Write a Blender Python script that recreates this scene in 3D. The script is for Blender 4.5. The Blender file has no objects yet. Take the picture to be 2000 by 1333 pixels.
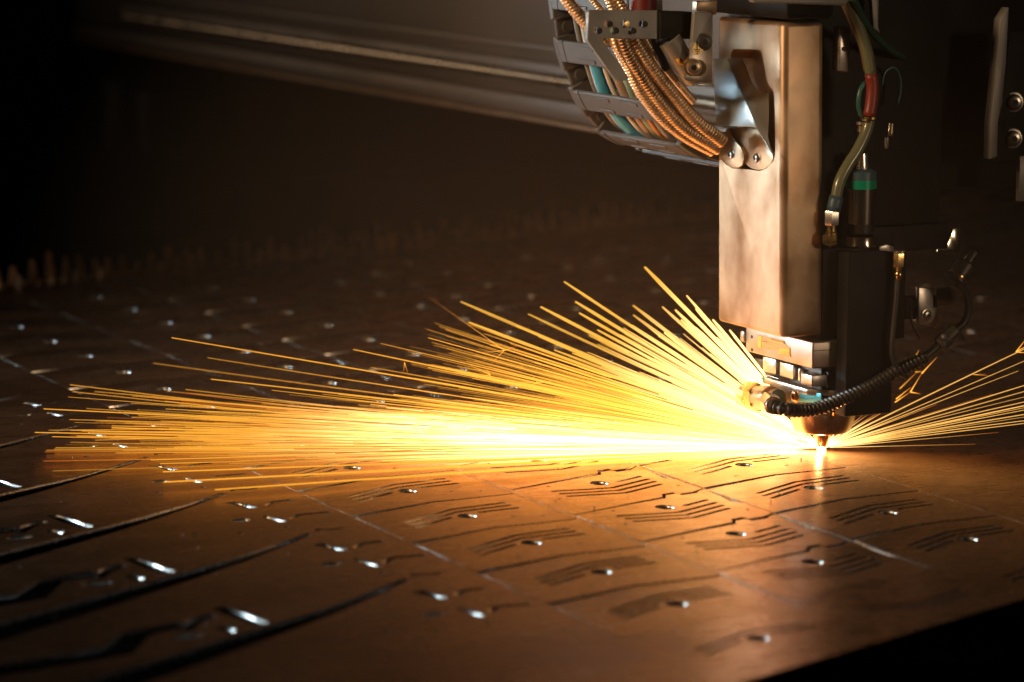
import bpy, bmesh, math, random
from mathutils import Vector as V, Matrix
from mathutils.geometry import interpolate_bezier

# ------------------------------------------------------------------ camera, world, lamps, exposure
SC = bpy.context.scene
COL = SC.collection
F, PITCH, ROLL, YAW = 6393.0, 0.1543, 0.0066, 1.0945      # lens in 2000-px units, angles in radians
fw = V((math.cos(PITCH)*math.cos(YAW), math.cos(PITCH)*math.sin(YAW), -math.sin(PITCH)))
_r = V((math.sin(YAW), -math.cos(YAW), 0)); _u = _r.cross(fw)
rt = _r*math.cos(ROLL) + _u*math.sin(ROLL)
up = -_r*math.sin(ROLL) + _u*math.cos(ROLL)
CAM = V((-1.72525797, -2.67698259, 0.6))
cd = bpy.data.cameras.new('camera'); cam = bpy.data.objects.new('camera', cd); COL.objects.link(cam)
m3 = Matrix((rt, up, -fw)).transposed()
cam.matrix_world = Matrix.Translation(CAM) @ m3.to_4x4()
cd.sensor_width = 36.0; cd.lens = 36.0*F/2000.0; cd.clip_start = 0.05; cd.clip_end = 60
cd.dof.use_dof = True; cd.dof.focus_distance = 3.17; cd.dof.aperture_fstop = 4.3
SC.camera = cam

w = bpy.data.worlds.new('World'); SC.world = w; w.use_nodes = True
bgn = w.node_tree.nodes['Background']; bgn.inputs[0].default_value = (1.0, 0.72, 0.5, 1); bgn.inputs[1].default_value = 0.004

def lamp(name, kind, loc, energy, color, size=None, aim=None, size_y=None):
    l = bpy.data.lights.new(name, kind); l.energy = energy; l.color = color
    o = bpy.data.objects.new(name, l); COL.objects.link(o); o.location = loc
    if kind == 'AREA':
        l.shape = 'RECTANGLE'; l.size = size; l.size_y = size_y or size
        o.rotation_euler = (V(aim) - V(loc)).to_track_quat('-Z', 'Y').to_euler()
    elif size: l.shadow_soft_size = size
    return o
win = lamp('window_light', 'AREA', (-2.3, 2.2, 0.62), 6.2, (0.70, 0.9, 1.0), 1.3, (-.42, -.1, .1), 0.7); win.data.spread = math.radians(38)
hl_ = lamp('cover_front_fill', 'SPOT', (.95, -2.6, 0.60), 70, (1.0, 0.74, 0.48), .25)  # added fill spot aimed at the cover's right face, not a fixture
hl_.rotation_euler = (V((-.05, -.04, .29)) - V((.95, -2.6, 0.60))).to_track_quat('-Z', 'Y').to_euler()
hl_.data.spot_size = math.radians(12); hl_.data.spot_blend = .9
far = lamp('beam_fill', 'AREA', (-1.25, 3.9, .55), .17, (1.0, 0.74, 0.50), .7, (.17, .95, .30), .4); far.data.spread = math.radians(34)  # unseen fill added to lift the gantry beam and its rail
wl_ = lamp('head_side_fill', 'SPOT', (-1.9, -.2, 1.0), 95, (1.0, 0.66, 0.36), .12)  # added spot that brightens the cover, conduits and beam
wl_.rotation_euler = (V((.02, .32, .34)) - V((-1.9, -.2, 1.0))).to_track_quat('-Z', 'Y').to_euler()
wl_.data.spot_size = math.radians(50); wl_.data.spot_blend = .9
lamp('cutting_flash', 'POINT', (-.004, -.003, .006), 0.3, (1.0, 0.52, 0.16), 0.003)

SC.view_settings.view_transform = 'Standard'; SC.view_settings.look = 'None'
SC.view_settings.exposure = 0.0; SC.view_settings.gamma = 1.0; SC.view_settings.use_curve_mapping = False
SC.render.engine = 'CYCLES'
SC.cycles.use_denoising = True
SC.cycles.sample_clamp_indirect = 4.0
SC.cycles.max_bounces = 4; SC.cycles.diffuse_bounces = 2; SC.cycles.glossy_bounces = 3; SC.cycles.volume_bounces = 0
SC.cycles.volume_step_rate = 3.0; SC.cycles.volume_max_steps = 48
SC.cycles.caustics_reflective = False; SC.cycles.caustics_refractive = False

# ------------------------------------------------------------------ helpers
RND = random.Random(11)
def ray(px, py): return fw*F + rt*(px-1000) - up*(py-666.5)
def onx(px, py, x): d = ray(px, py); return CAM + d*((x-CAM.x)/d.x)
def ony(px, py, y): d = ray(px, py); return CAM + d*((y-CAM.y)/d.y)
def onz(px, py, z=0.0): d = ray(px, py); return CAM + d*((z-CAM.z)/d.z)

def link(name, me, mat, parent=None, smooth=False):
    o = bpy.data.objects.new(name, me); COL.objects.link(o)
    if mat and not me.materials: me.materials.append(mat)
    if parent is not None:
        o.parent = parent
        if parent.type == 'EMPTY': o.matrix_parent_inverse = Matrix.Translation(-parent.location)
    if smooth:
        for p in me.polygons: p.use_smooth = True
    return o
def thing(name, label, cat, loc=(0, 0, 0), group=None):
    o = bpy.data.objects.new(name, None); COL.objects.link(o); o.location = loc
    o.empty_display_size = .02
    return tag(o, label, cat, group)
def tag(o, label=None, cat=None, group=None, kind=None):
    if label: o['label'] = label
    if cat: o['category'] = cat
    if group: o['group'] = group
    if kind: o['kind'] = kind
    return o
def from_bm(name, bm, mat, parent=None, smooth=False, bevel=0, seg=2, angle=0.6):
    bmesh.ops.recalc_face_normals(bm, faces=bm.faces)
    if bevel:
        es = [e for e in bm.edges if len(e.link_faces) == 2 and e.calc_face_angle(0) > angle]
        bmesh.ops.bevel(bm, geom=es, offset=bevel, segments=seg, profile=.5, affect='EDGES', clamp_overlap=True)
    me = bpy.data.meshes.new(name); bm.to_mesh(me); bm.free()
    if smooth:
        for p in me.polygons: p.use_smooth = True
        me.set_sharp_from_angle(angle=math.radians(38))
    return link(name, me, mat, parent)
def box_bm(lo, hi):
    bm = bmesh.new()
    vs = [bm.verts.new((x, y, z)) for x in (lo[0], hi[0]) for y in (lo[1], hi[1]) for z in (lo[2], hi[2])]
    for f in ((0,1,3,2),(4,6,7,5),(0,4,5,1),(2,3,7,6),(0,2,6,4),(1,5,7,3)): bm.faces.new([vs[i] for i in f])
    return bm
def box(name, lo, hi, mat, parent=None, bevel=.001, seg=2):
    return from_bm(name, box_bm(lo, hi), mat, parent, True, bevel, seg)
def prism_bm(pts, ext):
    bm = bmesh.new(); ext = V(ext); n = len(pts)
    a = [bm.verts.new(p) for p in pts]; b = [bm.verts.new(V(p)+ext) for p in pts]
    bm.faces.new(a); bm.faces.new(b[::-1])
    for i in range(n): bm.faces.new((a[i], a[(i+1) % n], b[(i+1) % n], b[i]))
    return bm
def prism(name, pts, ext, mat, parent=None, bevel=.0006, seg=2):
    return from_bm(name, prism_bm(pts, ext), mat, parent, True, bevel, seg)
def frame_of(d):
    d = d.normalized(); a = V((0, 0, 1)) if abs(d.z) < .9 else V((1, 0, 0))
    s = d.cross(a).normalized(); return s, s.cross(d).normalized()
def lathe_bm(p0, d, prof, sides=28, phase=0.0):
    """prof: list of (radius, distance along d)"""
    d = V(d).normalized(); s, t = frame_of(d); bm = bmesh.new(); rings = []
    for r, h in prof:
        c = V(p0) + d*h
        rings.append([bm.verts.new(c + s*(r*math.cos(phase+2*math.pi*k/sides)) + t*(r*math.sin(phase+2*math.pi*k/sides))) for k in range(sides)])
    for a, b in zip(rings, rings[1:]):
        for k in range(sides): bm.faces.new((a[k], a[(k+1) % sides], b[(k+1) % sides], b[k]))
    bm.faces.new(rings[0][::-1]); bm.faces.new(rings[-1])
    return bm
def lathe(name, p0, d, prof, mat, parent=None, sides=28, phase=0.0, bevel=0):
    return from_bm(name, lathe_bm(p0, d, prof, sides, phase), mat, parent, True, bevel)
def hexa(name, p0, p1, r, mat, parent=None, phase=.3, bevel=.0006):
    d = V(p1)-V(p0); L = d.length
    return lathe(name, p0, d, [(r*.93, 0), (r, L*.12), (r, L*.88), (r*.93, L)], mat, parent, 6, phase, 0)
def catmull(pts, n=10):
    P = [V(p) for p in pts]; P = [P[0]*2-P[1]] + P + [P[-1]*2-P[-2]]; out = []
    for i in range(1, len(P)-2):
        for k in range(n):
            t = k/n; a, b, c, d = P[i-1:i+3]
            out.append(.5*((2*b) + (c-a)*t + (2*a-5*b+4*c-d)*t*t + (3*b-a-3*c+d)*t**3))
    out.append(P[-2]); return out
def resample(pts, step):
    acc = [0.0]
    for a, b in zip(pts, pts[1:]): acc.append(acc[-1]+(b-a).length)
    n = max(2, int(acc[-1]/step)); out = []; j = 0
    for k in range(n+1):
        s = acc[-1]*k/n
        while j < len(acc)-2 and acc[j+1] < s: j += 1
        out.append(pts[j].lerp(pts[j+1], (s-acc[j])/max(1e-9, acc[j+1]-acc[j])))
    return out
def tube_data(path, rad, sides):
    s, t = frame_of(path[1]-path[0]); vs = []; fs = []
    for i, p in enumerate(path):
        d = (path[min(i+1, len(path)-1)]-path[max(i-1, 0)]).normalized()
        s = (s - d*s.dot(d)).normalized(); t = d.cross(s)
        r = rad(i) if callable(rad) else rad
        for k in range(sides):
            a = 2*math.pi*k/sides; vs.append(p + s*(r*math.cos(a)) + t*(r*math.sin(a)))
    for i in range(len(path)-1):
        for k in range(sides):
            a, b = i*sides+k, i*sides+(k+1) % sides; fs.append((a, b, b+sides, a+sides))
    fs.append(tuple(range(sides))[::-1]); fs.append(tuple(range((len(path)-1)*sides, len(path)*sides)))
    return vs, fs
def tube(name, pts, r, mat, parent=None, sides=14, step=.004):
    path = resample(catmull(pts), step); vs, fs = tube_data(path, r, sides)
    me = bpy.data.meshes.new(name); me.from_pydata(vs, [], fs)
    return link(name, me, mat, parent, True)
def ribbed(name, pts, r, pitch, depth, mat, parent=None, sides=18, sharp=False, n=8):
    path = resample(catmull(pts, 14), pitch/n)
    def rad(i):
        ph = (i % n)/n
        if sharp: return r - depth*(1.0 if ph < .14 else (math.cos((ph-.14)/.86*2*math.pi)+1)*.22)
        return r - depth*(.5+.5*math.cos(2*math.pi*ph))
    vs, fs = tube_data(path, rad, sides)
    me = bpy.data.meshes.new(name); me.from_pydata(vs, [], fs)
    return link(name, me, mat, parent, True)
def flat_mesh(outer, holes, thick, top=0.0, name='plate', face_mat=None, wall_mat=None):
    """2D outline with holes filled and extruded: real walls in every opening"""
    cu = bpy.data.curves.new(name, 'CURVE'); cu.dimensions = '2D'; cu.fill_mode = 'BOTH'; cu.extrude = thick/2
    for loop in [outer]+holes:
        sp = cu.splines.new('POLY'); sp.points.add(len(loop)-1); sp.use_cyclic_u = True
        for i, p in enumerate(loop): sp.points[i].co = (p[0], p[1], 0, 1)
    o = bpy.data.objects.new(name, cu); COL.objects.link(o)
    dg = bpy.context.evaluated_depsgraph_get(); me = bpy.data.meshes.new_from_object(o.evaluated_get(dg))
    bpy.data.objects.remove(o); bpy.data.curves.remove(cu)
    bm = bmesh.new(); bm.from_mesh(me); bmesh.ops.remove_doubles(bm, verts=bm.verts, dist=1e-6)
    bmesh.ops.recalc_face_normals(bm, faces=bm.faces)
    bmesh.ops.translate(bm, verts=bm.verts, vec=(0, 0, top-thick/2)); bm.to_mesh(me); bm.free()
    me.materials.clear()
    me.materials.append(face_mat or M['sheet']); me.materials.append(wall_mat or M['cut_edge'])
    for p in me.polygons: p.material_index = 0 if abs(p.normal.z) > .5 else 1
    return me
def strip(path, wd):
    """closed outline of a polyline of given width, rounded ends"""
    P = [V((p[0], p[1], 0)) for p in path]; L = []; R_ = []
    for i, p in enumerate(P):
        a = (P[i]-P[i-1]).normalized() if i else (P[1]-P[0]).normalized()
        b = (P[i+1]-P[i]).normalized() if i < len(P)-1 else a
        d = (a+b).normalized(); n = V((-d.y, d.x, 0)); k = 1/max(.6, n.dot(V((-a.y, a.x, 0))))
        ww = wd[i] if isinstance(wd, (list, tuple)) else wd
        L.append(p+n*ww/2*k); R_.append(p-n*ww/2*k)
    w0 = (wd[0] if isinstance(wd, (list, tuple)) else wd)/2; w1 = (wd[-1] if isinstance(wd, (list, tuple)) else wd)/2
    e1 = P[-1]+(P[-1]-P[-2]).normalized()*w1*.8; e0 = P[0]-(P[1]-P[0]).normalized()*w0*.8
    return [(q.x, q.y) for q in [e0]+L+[e1]+R_[::-1]]
def oval(cx, cy, a, b, n=14, rot=0.0):
    c, s = math.cos(rot), math.sin(rot)
    return [(cx+a*math.cos(t)*c-b*math.sin(t)*s, cy+a*math.cos(t)*s+b*math.sin(t)*c) for t in [2*math.pi*k/n for k in range(n)]]
def boolean(o, cutter_bm):
    me = bpy.data.meshes.new('cutter'); bmesh.ops.recalc_face_normals(cutter_bm, faces=cutter_bm.faces); cutter_bm.to_mesh(me); cutter_bm.free()
    c = bpy.data.objects.new('cutter', me); COL.objects.link(c)
    md = o.modifiers.new('cut', 'BOOLEAN'); md.object = c; md.operation = 'DIFFERENCE'; md.solver = 'EXACT'
    dg = bpy.context.evaluated_depsgraph_get(); new = bpy.data.meshes.new_from_object(o.evaluated_get(dg))
    o.modifiers.clear(); o.data = new; bpy.data.objects.remove(c)
    for p in new.polygons: p.use_smooth = True
    new.set_sharp_from_angle(angle=math.radians(38))
    return o

# ------------------------------------------------------------------ materials
def mat(name, base, metal=0.0, rough=.5, var=0.0, scale=20.0, rvar=0.0, bump=0.0, base2=None, stretch=(1, 1, 1), spec=None, detail=5, coat=0):
    m = bpy.data.materials.new(name); m.use_nodes = True; nt = m.node_tree; b = nt.nodes['Principled BSDF']
    b.inputs['Metallic'].default_value = metal; b.inputs['Roughness'].default_value = rough
    b.inputs['Base Color'].default_value = (*base, 1)
    if spec is not None: b.inputs['Specular IOR Level'].default_value = spec
    if coat: b.inputs['Coat Weight'].default_value = coat
    if var or rvar or bump:
        tc = nt.nodes.new('ShaderNodeTexCoord'); mp = nt.nodes.new('ShaderNodeMapping'); mp.inputs['Scale'].default_value = stretch
        nt.links.new(tc.outputs['Object'], mp.inputs[0])
        nz = nt.nodes.new('ShaderNodeTexNoise'); nz.inputs['Scale'].default_value = scale; nz.inputs['Detail'].default_value = detail
        nt.links.new(mp.outputs[0], nz.inputs['Vector'])
        if var:
            rp = nt.nodes.new('ShaderNodeValToRGB'); b2 = base2 or tuple(c*(1-var) for c in base)
            rp.color_ramp.elements[0].position = .32; rp.color_ramp.elements[1].position = .68
            rp.color_ramp.elements[0].color = (*b2, 1); rp.color_ramp.elements[1].color = (*base, 1)
            nt.links.new(nz.outputs[0], rp.inputs[0]); nt.links.new(rp.outputs[0], b.inputs['Base Color'])
        if rvar:
            mr = nt.nodes.new('ShaderNodeMapRange'); mr.inputs['From Min'].default_value = .3; mr.inputs['From Max'].default_value = .7
            mr.inputs['To Min'].default_value = max(.03, rough-rvar); mr.inputs['To Max'].default_value = min(1, rough+rvar)
            nt.links.new(nz.outputs[0], mr.inputs[0]); nt.links.new(mr.outputs[0], b.inputs['Roughness'])
        if bump:
            bp = nt.nodes.new('ShaderNodeBump'); bp.inputs['Strength'].default_value = bump; bp.inputs['Distance'].default_value = .001
            nt.links.new(nz.outputs[0], bp.inputs['Height']); nt.links.new(bp.outputs[0], b.inputs['Normal'])
    return m
M = {}
def sheet_mat():
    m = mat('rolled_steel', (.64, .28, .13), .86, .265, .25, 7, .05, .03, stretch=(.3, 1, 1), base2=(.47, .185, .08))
    nt = m.node_tree; b = nt.nodes['Principled BSDF']; tc = nt.nodes['Texture Coordinate']
    rough_from = b.inputs['Roughness'].links[0].from_socket
    mp = nt.nodes.new('ShaderNodeMapping'); mp.inputs['Scale'].default_value = (9, 420, 1); mp.inputs['Rotation'].default_value = (0, 0, .02)
    g = nt.nodes.new('ShaderNodeTexNoise'); g.inputs['Scale'].default_value = 1.0; g.inputs['Detail'].default_value = 6
    sp = nt.nodes.new('ShaderNodeTexNoise'); sp.inputs['Scale'].default_value = 34; sp.inputs['Detail'].default_value = 8
    nt.links.new(tc.outputs['Object'], mp.inputs[0]); nt.links.new(mp.outputs[0], g.inputs['Vector']); nt.links.new(tc.outputs['Object'], sp.inputs['Vector'])
    a1 = nt.nodes.new('ShaderNodeMath'); a1.operation = 'MULTIPLY_ADD'; a1.inputs[1].default_value = .22
    s1 = nt.nodes.new('ShaderNodeMath'); s1.operation = 'SUBTRACT'; s1.inputs[1].default_value = .5
    a2 = nt.nodes.new('ShaderNodeMath'); a2.operation = 'MULTIPLY_ADD'; a2.inputs[1].default_value = .20
    s2 = nt.nodes.new('ShaderNodeMath'); s2.operation = 'SUBTRACT'; s2.inputs[1].default_value = .5
    nt.links.new(g.outputs[0], s1.inputs[0]); nt.links.new(s1.outputs[0], a1.inputs[0]); nt.links.new(rough_from, a1.inputs[2])
    nt.links.new(sp.outputs[0], s2.inputs[0]); nt.links.new(s2.outputs[0], a2.inputs[0]); nt.links.new(a1.outputs[0], a2.inputs[2])
    nt.links.new(a2.outputs[0], b.inputs['Roughness'])
    return m
M['sheet'] = sheet_mat()
M['cut_edge'] = mat('bright_cut_edge', (.86, .84, .80), .95, .30, .25, 300, .06, .12, stretch=(1, 1, .15))
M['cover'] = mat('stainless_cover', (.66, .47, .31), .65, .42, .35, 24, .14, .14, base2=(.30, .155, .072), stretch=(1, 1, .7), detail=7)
M['latch'] = mat('latch_steel', (.66, .80, .88), .8, .42, .2, 14, .05, .02, base2=(.60, .66, .68), detail=2)
M['ear'] = mat('heat_tinted_steel', (.6, .44, .29), .85, .36, .3, 60, .08)
M['collar'] = mat('collar_steel', (.48, .40, .33), .8, .36, .25, 50, .08, .08)
M['alu'] = mat('machined_aluminium', (.58, .52, .46), .9, .34, .2, 70, .08, .05)
M['plate'] = mat('anodised_plate', (.30, .28, .26), .5, .5, .15, 30, .08, .05)
M['dark_metal'] = mat('dark_metal', (.10, .085, .075), .6, .45, .3, 40, .08)
M['black'] = mat('black_paint', (.010, .009, .008), 0, .6, .2, 30, .08, spec=.2)
M['rubber'] = mat('black_rubber', (.05, .042, .036), .25, .38, .2, 60)
M['chain'] = mat('grey_plastic', (.105, .095, .088), 0, .55, .2, 40, .05, .1)
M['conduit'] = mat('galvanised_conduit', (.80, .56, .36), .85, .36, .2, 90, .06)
M['brass'] = mat('brass', (.80, .54, .22), 1, .28, .2, 80, .06)
M['pale'] = mat('nickel_plated', (.85, .80, .72), .9, .25)
M['bolt'] = mat('bolt_steel', (.55, .50, .44), 1, .28, .2, 200)
M['socket'] = mat('socket_shadow', (.03, .025, .02), .6, .5)
M['teal'] = mat('teal_anodised', (.06, .36, .42), .35, .38, .15, 50)
M['copper'] = mat('copper_screw', (.85, .42, .17), 1, .28)
M['nozzle'] = mat('nozzle_metal', (.50, .38, .28), .9, .30, .25, 70, .06, stretch=(1, 1, .2))
M['tip'] = mat('copper_tip', (.72, .42, .24), 1, .25)
M['yellow'] = mat('yellow_label', (.85, .55, .03), 0, .5)
M['label'] = mat('amber_label', (.72, .42, .12), .1, .5, .5, 220, stretch=(1, .2, 5), base2=(.5, .27, .07))
M['red'] = mat('red_sleeve', (.24, .03, .02), 0, .4)
M['redcap'] = mat('red_cap', (.14, .008, .006), 0, .5)
M['clear_hose'] = mat('olive_hose', (.17, .175, .10), 0, .25, coat=.3)
M['tan_hose'] = mat('tan_hose', (.17, .09, .05), 0, .35)
M['green_hose'] = mat('green_hose', (.02, .075, .048), 0, .3)
M['teal_hose'] = mat('teal_wire', (.025, .13, .115), 0, .3)
M['blue'] = mat('blue_grip', (.05, .10, .14), 0, .4)
M['green'] = mat('green_band', (.0, .36, .20), .2, .3)
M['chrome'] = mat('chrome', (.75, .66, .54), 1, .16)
M['w_teal'] = mat('teal_cable', (.05, .33, .52), 0, .35)
M['w_white'] = mat('cream_cable', (.62, .52, .40), 0, .4)
M['w_tan'] = mat('tan_cable', (.36, .22, .14), 0, .4)
M['w_green'] = mat('green_cable', (.20, .27, .18), 0, .4)
M['w_grey'] = mat('grey_cable', (.22, .19, .16), 0, .4)
M['w_orange'] = mat('orange_cable', (.50, .19, .06), 0, .4)
M['orange_wire'] = mat('orange_wire', (.85, .36, .02), 0, .4)
M['beam'] = mat('gantry_paint', (.15, .105, .075), .2, .5, .25, 6, .08)
M['rail'] = mat('guide_rail_steel', (.46, .37, .27), .95, .30, .45, 14, .12)
M['rust_and_lit'] = mat('oxidised_and_lit_edge', (.34, .19, .10), .6, .5, .4, 18)
M['slat'] = mat('slagged_slat', (.80, .46, .22), .5, .5, .6, 14, .15, .4, base2=(.14, .08, .045))
M['bed'] = mat('sooty_bed_dark_edge', (.016, .012, .010), 0, .9, .4, 12, spec=.02)
M['frame'] = mat('painted_frame', (.014, .013, .012), 0, .75, .3, 12, .1, spec=.15)
M['wall'] = mat('enclosure_panel', (.014, .012, .010), .1, .6, .3, 3)

def spark_material():
    m = bpy.data.materials.new('glowing_spark'); m.use_nodes = True; nt = m.node_tree
    for n in list(nt.nodes): nt.nodes.remove(n)
    out = nt.nodes.new('ShaderNodeOutputMaterial'); em = nt.nodes.new('ShaderNodeEmission')
    at = nt.nodes.new('ShaderNodeAttribute'); at.attribute_name = 'spark_colour'
    nt.links.new(at.outputs['Color'], em.inputs['Color']); em.inputs['Strength'].default_value = 1.0
    nt.links.new(em.outputs[0], out.inputs['Surface'])
    m.cycles.emission_sampling = 'AUTO'
    return m
M['spark'] = spark_material()

# ------------------------------------------------------------------ the sheet and what carries it
SHEET_T = .005
mm = lambda L: [(x/1000., y/1000.) for x, y in L]
def near_y(x): return -.606 + (x+.197)*.368
def far_y(x): return 1.521 + x*.25
bed = box('bed_floor', (-1.6, -1.6, -.16), (3.6, 3.59, -.12), M['bed'], None, 0); tag(bed, kind='structure')

# rows of blanks: two outlines, told apart by their turn
TOP_A = [(-92, 35), (-1, 64), (82, 67)]
TOP_B = [(-92, 3), (-30, 21), (20, 34), (25, 45), (39, 48), (39, 39), (56, 42), (66, 52), (72, 52)]
PITCH_Y = 123.5
def blank_mesh(top, slots, x0, x1, hole, tiny, kerf):
    bot = [(x, y-PITCH_Y+kerf(x)) for x, y in top]
    if len(top) > 5: bot = bot[:-2]+[(x1, bot[-1][1]), (x1, -16), (x1-7, -5)]
    return flat_mesh(mm(top+bot[::-1]), [mm(strip(s, 5.2)) for s in slots]+[mm(hole)]+[mm(oval(x, y, 2.1, 2.1, 10)) for x, y in tiny], SHEET_T, 0.0, 'blank')
kA = lambda x: 8.5 if x < -50 else (5.0 if x < 10 else 3.2)
kB = lambda x: 3.0 if x < -60 else (5.0 if x < 10 else 7.5)
SLOTS_A = [[(-60, -1), (0, 30), (56, 36)], [(-61, -13), (0, 18), (56, 24)], [(-61, -26), (-16, -2)], [(16, 7.5), (58, 11)]]
meA = blank_mesh(TOP_A, SLOTS_A, -92, 82,
                 oval(0, -1, 9, 10, 18), [(36, -21), (-36, -46), (62, -30)], kA)
SLOTS_B = [[(17, -3), (49, 11)], [(-60, -17), (-2, -26), (50, -3)], [(-59, -30), (-2, -39), (50, -16)], [(-58, -43), (-2, -52), (48, -30)]]
meB = blank_mesh(TOP_B, SLOTS_B, -92, 72,
                 oval(-2, -1, 9, 10.5, 18), [(60, -42), (-52, 5), (-70, -50)], kB)
sheet = thing('steel_sheet', 'wide laser cut steel sheet under the spark spray, full of slotted blanks', 'metal sheet', (0, 0, 0))
holes = []; n_blank = 0
COLS = [(-455, -5, 'A'), (-275, -48, 'B'), (-108, -30, 'A'), (72, -48, 'B'), (239, -30, 'A'), (419, -48, 'B'), (586, -30, 'A'), (766, -48, 'B')]
for ci, (cx, cy, kind) in enumerate(COLS):
    top, me, kf = (TOP_A, meA, kA) if kind == 'A' else (TOP_B, meB, kB)
    i0, i1 = None, None; rows = []
    for i in range(-13, 7):
        hy = cy - i*PITCH_Y
        xa, xb = cx+top[0][0], cx+top[-1][0]
        if hy-95 < near_y(xb/1000)*1000+18 or hy-95 < near_y(xa/1000)*1000+18: continue
        if hy+70 > far_y(xa/1000)*1000-25: continue
        if cx > 0 and hy < 420: continue                # not cut yet on that side of the head
        if ci == 2 and hy > -20 and hy < 60 and False: continue
        rows.append(hy)
    if not rows: continue
    if cx < 0:                                      # rows cut only in part, next to the near edge
        B_ = min(rows)
        for k in (1, 2):
            for lp in ([strip([(cx+x, B_-k*PITCH_Y+y) for x, y in sl], 4.6) for sl in (SLOTS_A if kind == 'A' else SLOTS_B)]
                       + [oval(cx-1, B_-k*PITCH_Y-1, 9, 10, 18), oval(cx+36, B_-k*PITCH_Y-21, 2.1, 2.1, 10), oval(cx+62, B_-k*PITCH_Y-32, 2.1, 2.1, 10)]):
                if min(y for x, y in lp) < B_-k*PITCH_Y+75-12 and max(y for x, y in lp) < B_+top[0][1]-PITCH_Y-4: holes.append(mm(lp))
    for hy in rows:
        o = bpy.data.objects.new('blank', me); COL.objects.link(o); o.parent = sheet
        o.location = (cx/1000., hy/1000., RND.uniform(-.0003, .0002)); o.rotation_euler = (RND.uniform(-.0012, .0012), RND.uniform(-.0012, .0012), 0)
        if not me.materials: me.materials.append(M['sheet'])
        n_blank += 1
    T, B = max(rows), min(rows); g = 1.0
    upl = [(cx+x, T+y+g) for x, y in top]; dnl = [(cx+x, B+y-PITCH_Y-g+kf(x)) for x, y in top]
    upl[0] = (upl[0][0]-g, upl[0][1]); dnl[0] = (dnl[0][0]-g, dnl[0][1]); upl[-1] = (upl[-1][0]+g, upl[-1][1]); dnl[-1] = (dnl[-1][0]+g, dnl[-1][1])
    holes.append(mm(upl+dnl[::-1]))
# the larger profile cuts on the near side
PL = 194.0
for n in range(-2, 4):
    oy = n*PL
    K = [(-1080, -235), (-960, -160), (-884, -118), (-770, -52), (-707, -14), (-660, 19), (-612, 55)]
    cuts = [strip([(x, y+oy) for x, y in K], [42, 40, 35, 24, 15, 10.5, 7.5]),
            strip([(x, y+oy) for x, y in [(-600, 63), (-597, 70), (-584, 63), (-575, 65)]], 4.5),
            strip([(x, y+oy) for x, y in [(-1010, -80), (-931, -69), (-904, -63), (-871, -19), (-836, -9), (-831, -20), (-819, -3), (-801, 10)]], [32, 31, 28, 22, 18, 12, 13, 12]),
            [(x, y+oy) for x, y in [(-791, 33), (-779, 33), (-773, 0), (-768, -30), (-780, -31), (-787, 0)]],
            strip([(x, y+oy) for x, y in [(-808, -28), (-804, -42)]], 10),
            [(x, y+oy) for x, y in [(-626, 16), (-615, 16), (-607, -15), (-617, -17)]],
            strip([(x, y+oy) for x, y in [(-597, -10), (-586, 1), (-568, 2)]], [5, 6, 7]),
            strip([(x, y+oy) for x, y in [(-617, -54), (-611, -80)]], 7),
            strip([(x, y+oy) for x, y in [(-600, -74), (-588, -61), (-559, -62)]], [5, 6, 7]),
            oval(-643, -60+oy, 9, 6, 14), oval(-841, -44+oy, 12, 7, 14), oval(-700, -96+oy, 3, 3, 10), oval(-664, -110+oy, 3, 3, 10),
            oval(-618, -104+oy, 3.2, 3.2, 10), oval(-880, 40+oy, 3, 3, 10), oval(-920, 20+oy, 3, 3, 10)]
    for c in cuts:
        if min(y for x, y in c) > near_y(-.6)*1000+25 - 120: holes.append(mm(c))
for hx, hy in ((30, -150), (-6, -262), (60, -95), (8, -372)): pass
xs = [-1.45, 1.5]
outer = [(xs[0], near_y(xs[0])), (xs[1], near_y(xs[1])), (xs[1], far_y(xs[1])), (xs[0], far_y(xs[0]))]
def inside(loop): return all(near_y(x)+.006 < y < far_y(x)-.006 and xs[0] < x < xs[1] for x, y in loop)
me = flat_mesh(outer, [h for h in holes if inside(h)], SHEET_T, 0.0, 'skeleton')
for p in me.polygons:      # outer edge walls coloured near-black to take their highlight out
    if p.material_index == 1 and (abs(p.center.y-near_y(p.center.x)) < .004 or abs(p.center.y-far_y(p.center.x)) < .004): p.material_index = 2
me.materials.append(M['bed'])
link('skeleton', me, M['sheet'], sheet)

# support slats beyond the far edge, toothed
def slat(k, dy, hgt, label):
    pts = []; x = -.75; rr = random.Random(40+k)
    base = -.02
    while x < 1.1:
        p = rr.uniform(.016, .032); h = hgt*rr.choice((.55, .8, 1.0, 1.0, 1.25)) ; q = rr.uniform(.15, .3)
        pts += [(x, base+.004), (x+p*q*.5, base+h), (x+p*(q*.5+.14), base+h*rr.uniform(.9, 1.02)), (x+p*.5, base+.006)]
        x += p
    prof = [(-.75, -.12)] + pts + [(x, -.12)]
    prof = [(a, b) for a, b in prof]
    p3 = [V((a, far_y(a)+dy, b)) for a, b in prof]
    o = prism('support_slat', p3, (-.0015, .004, 0), M['slat'], None, 0)
    tag(o, label, 'support slat', 'toothed slats behind the sheet')
slat(0, .03, .030, 'toothed support slat nearest the far edge of the steel sheet')
slat(1, .13, .036, 'toothed support slat second behind the far edge of the steel sheet')

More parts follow.
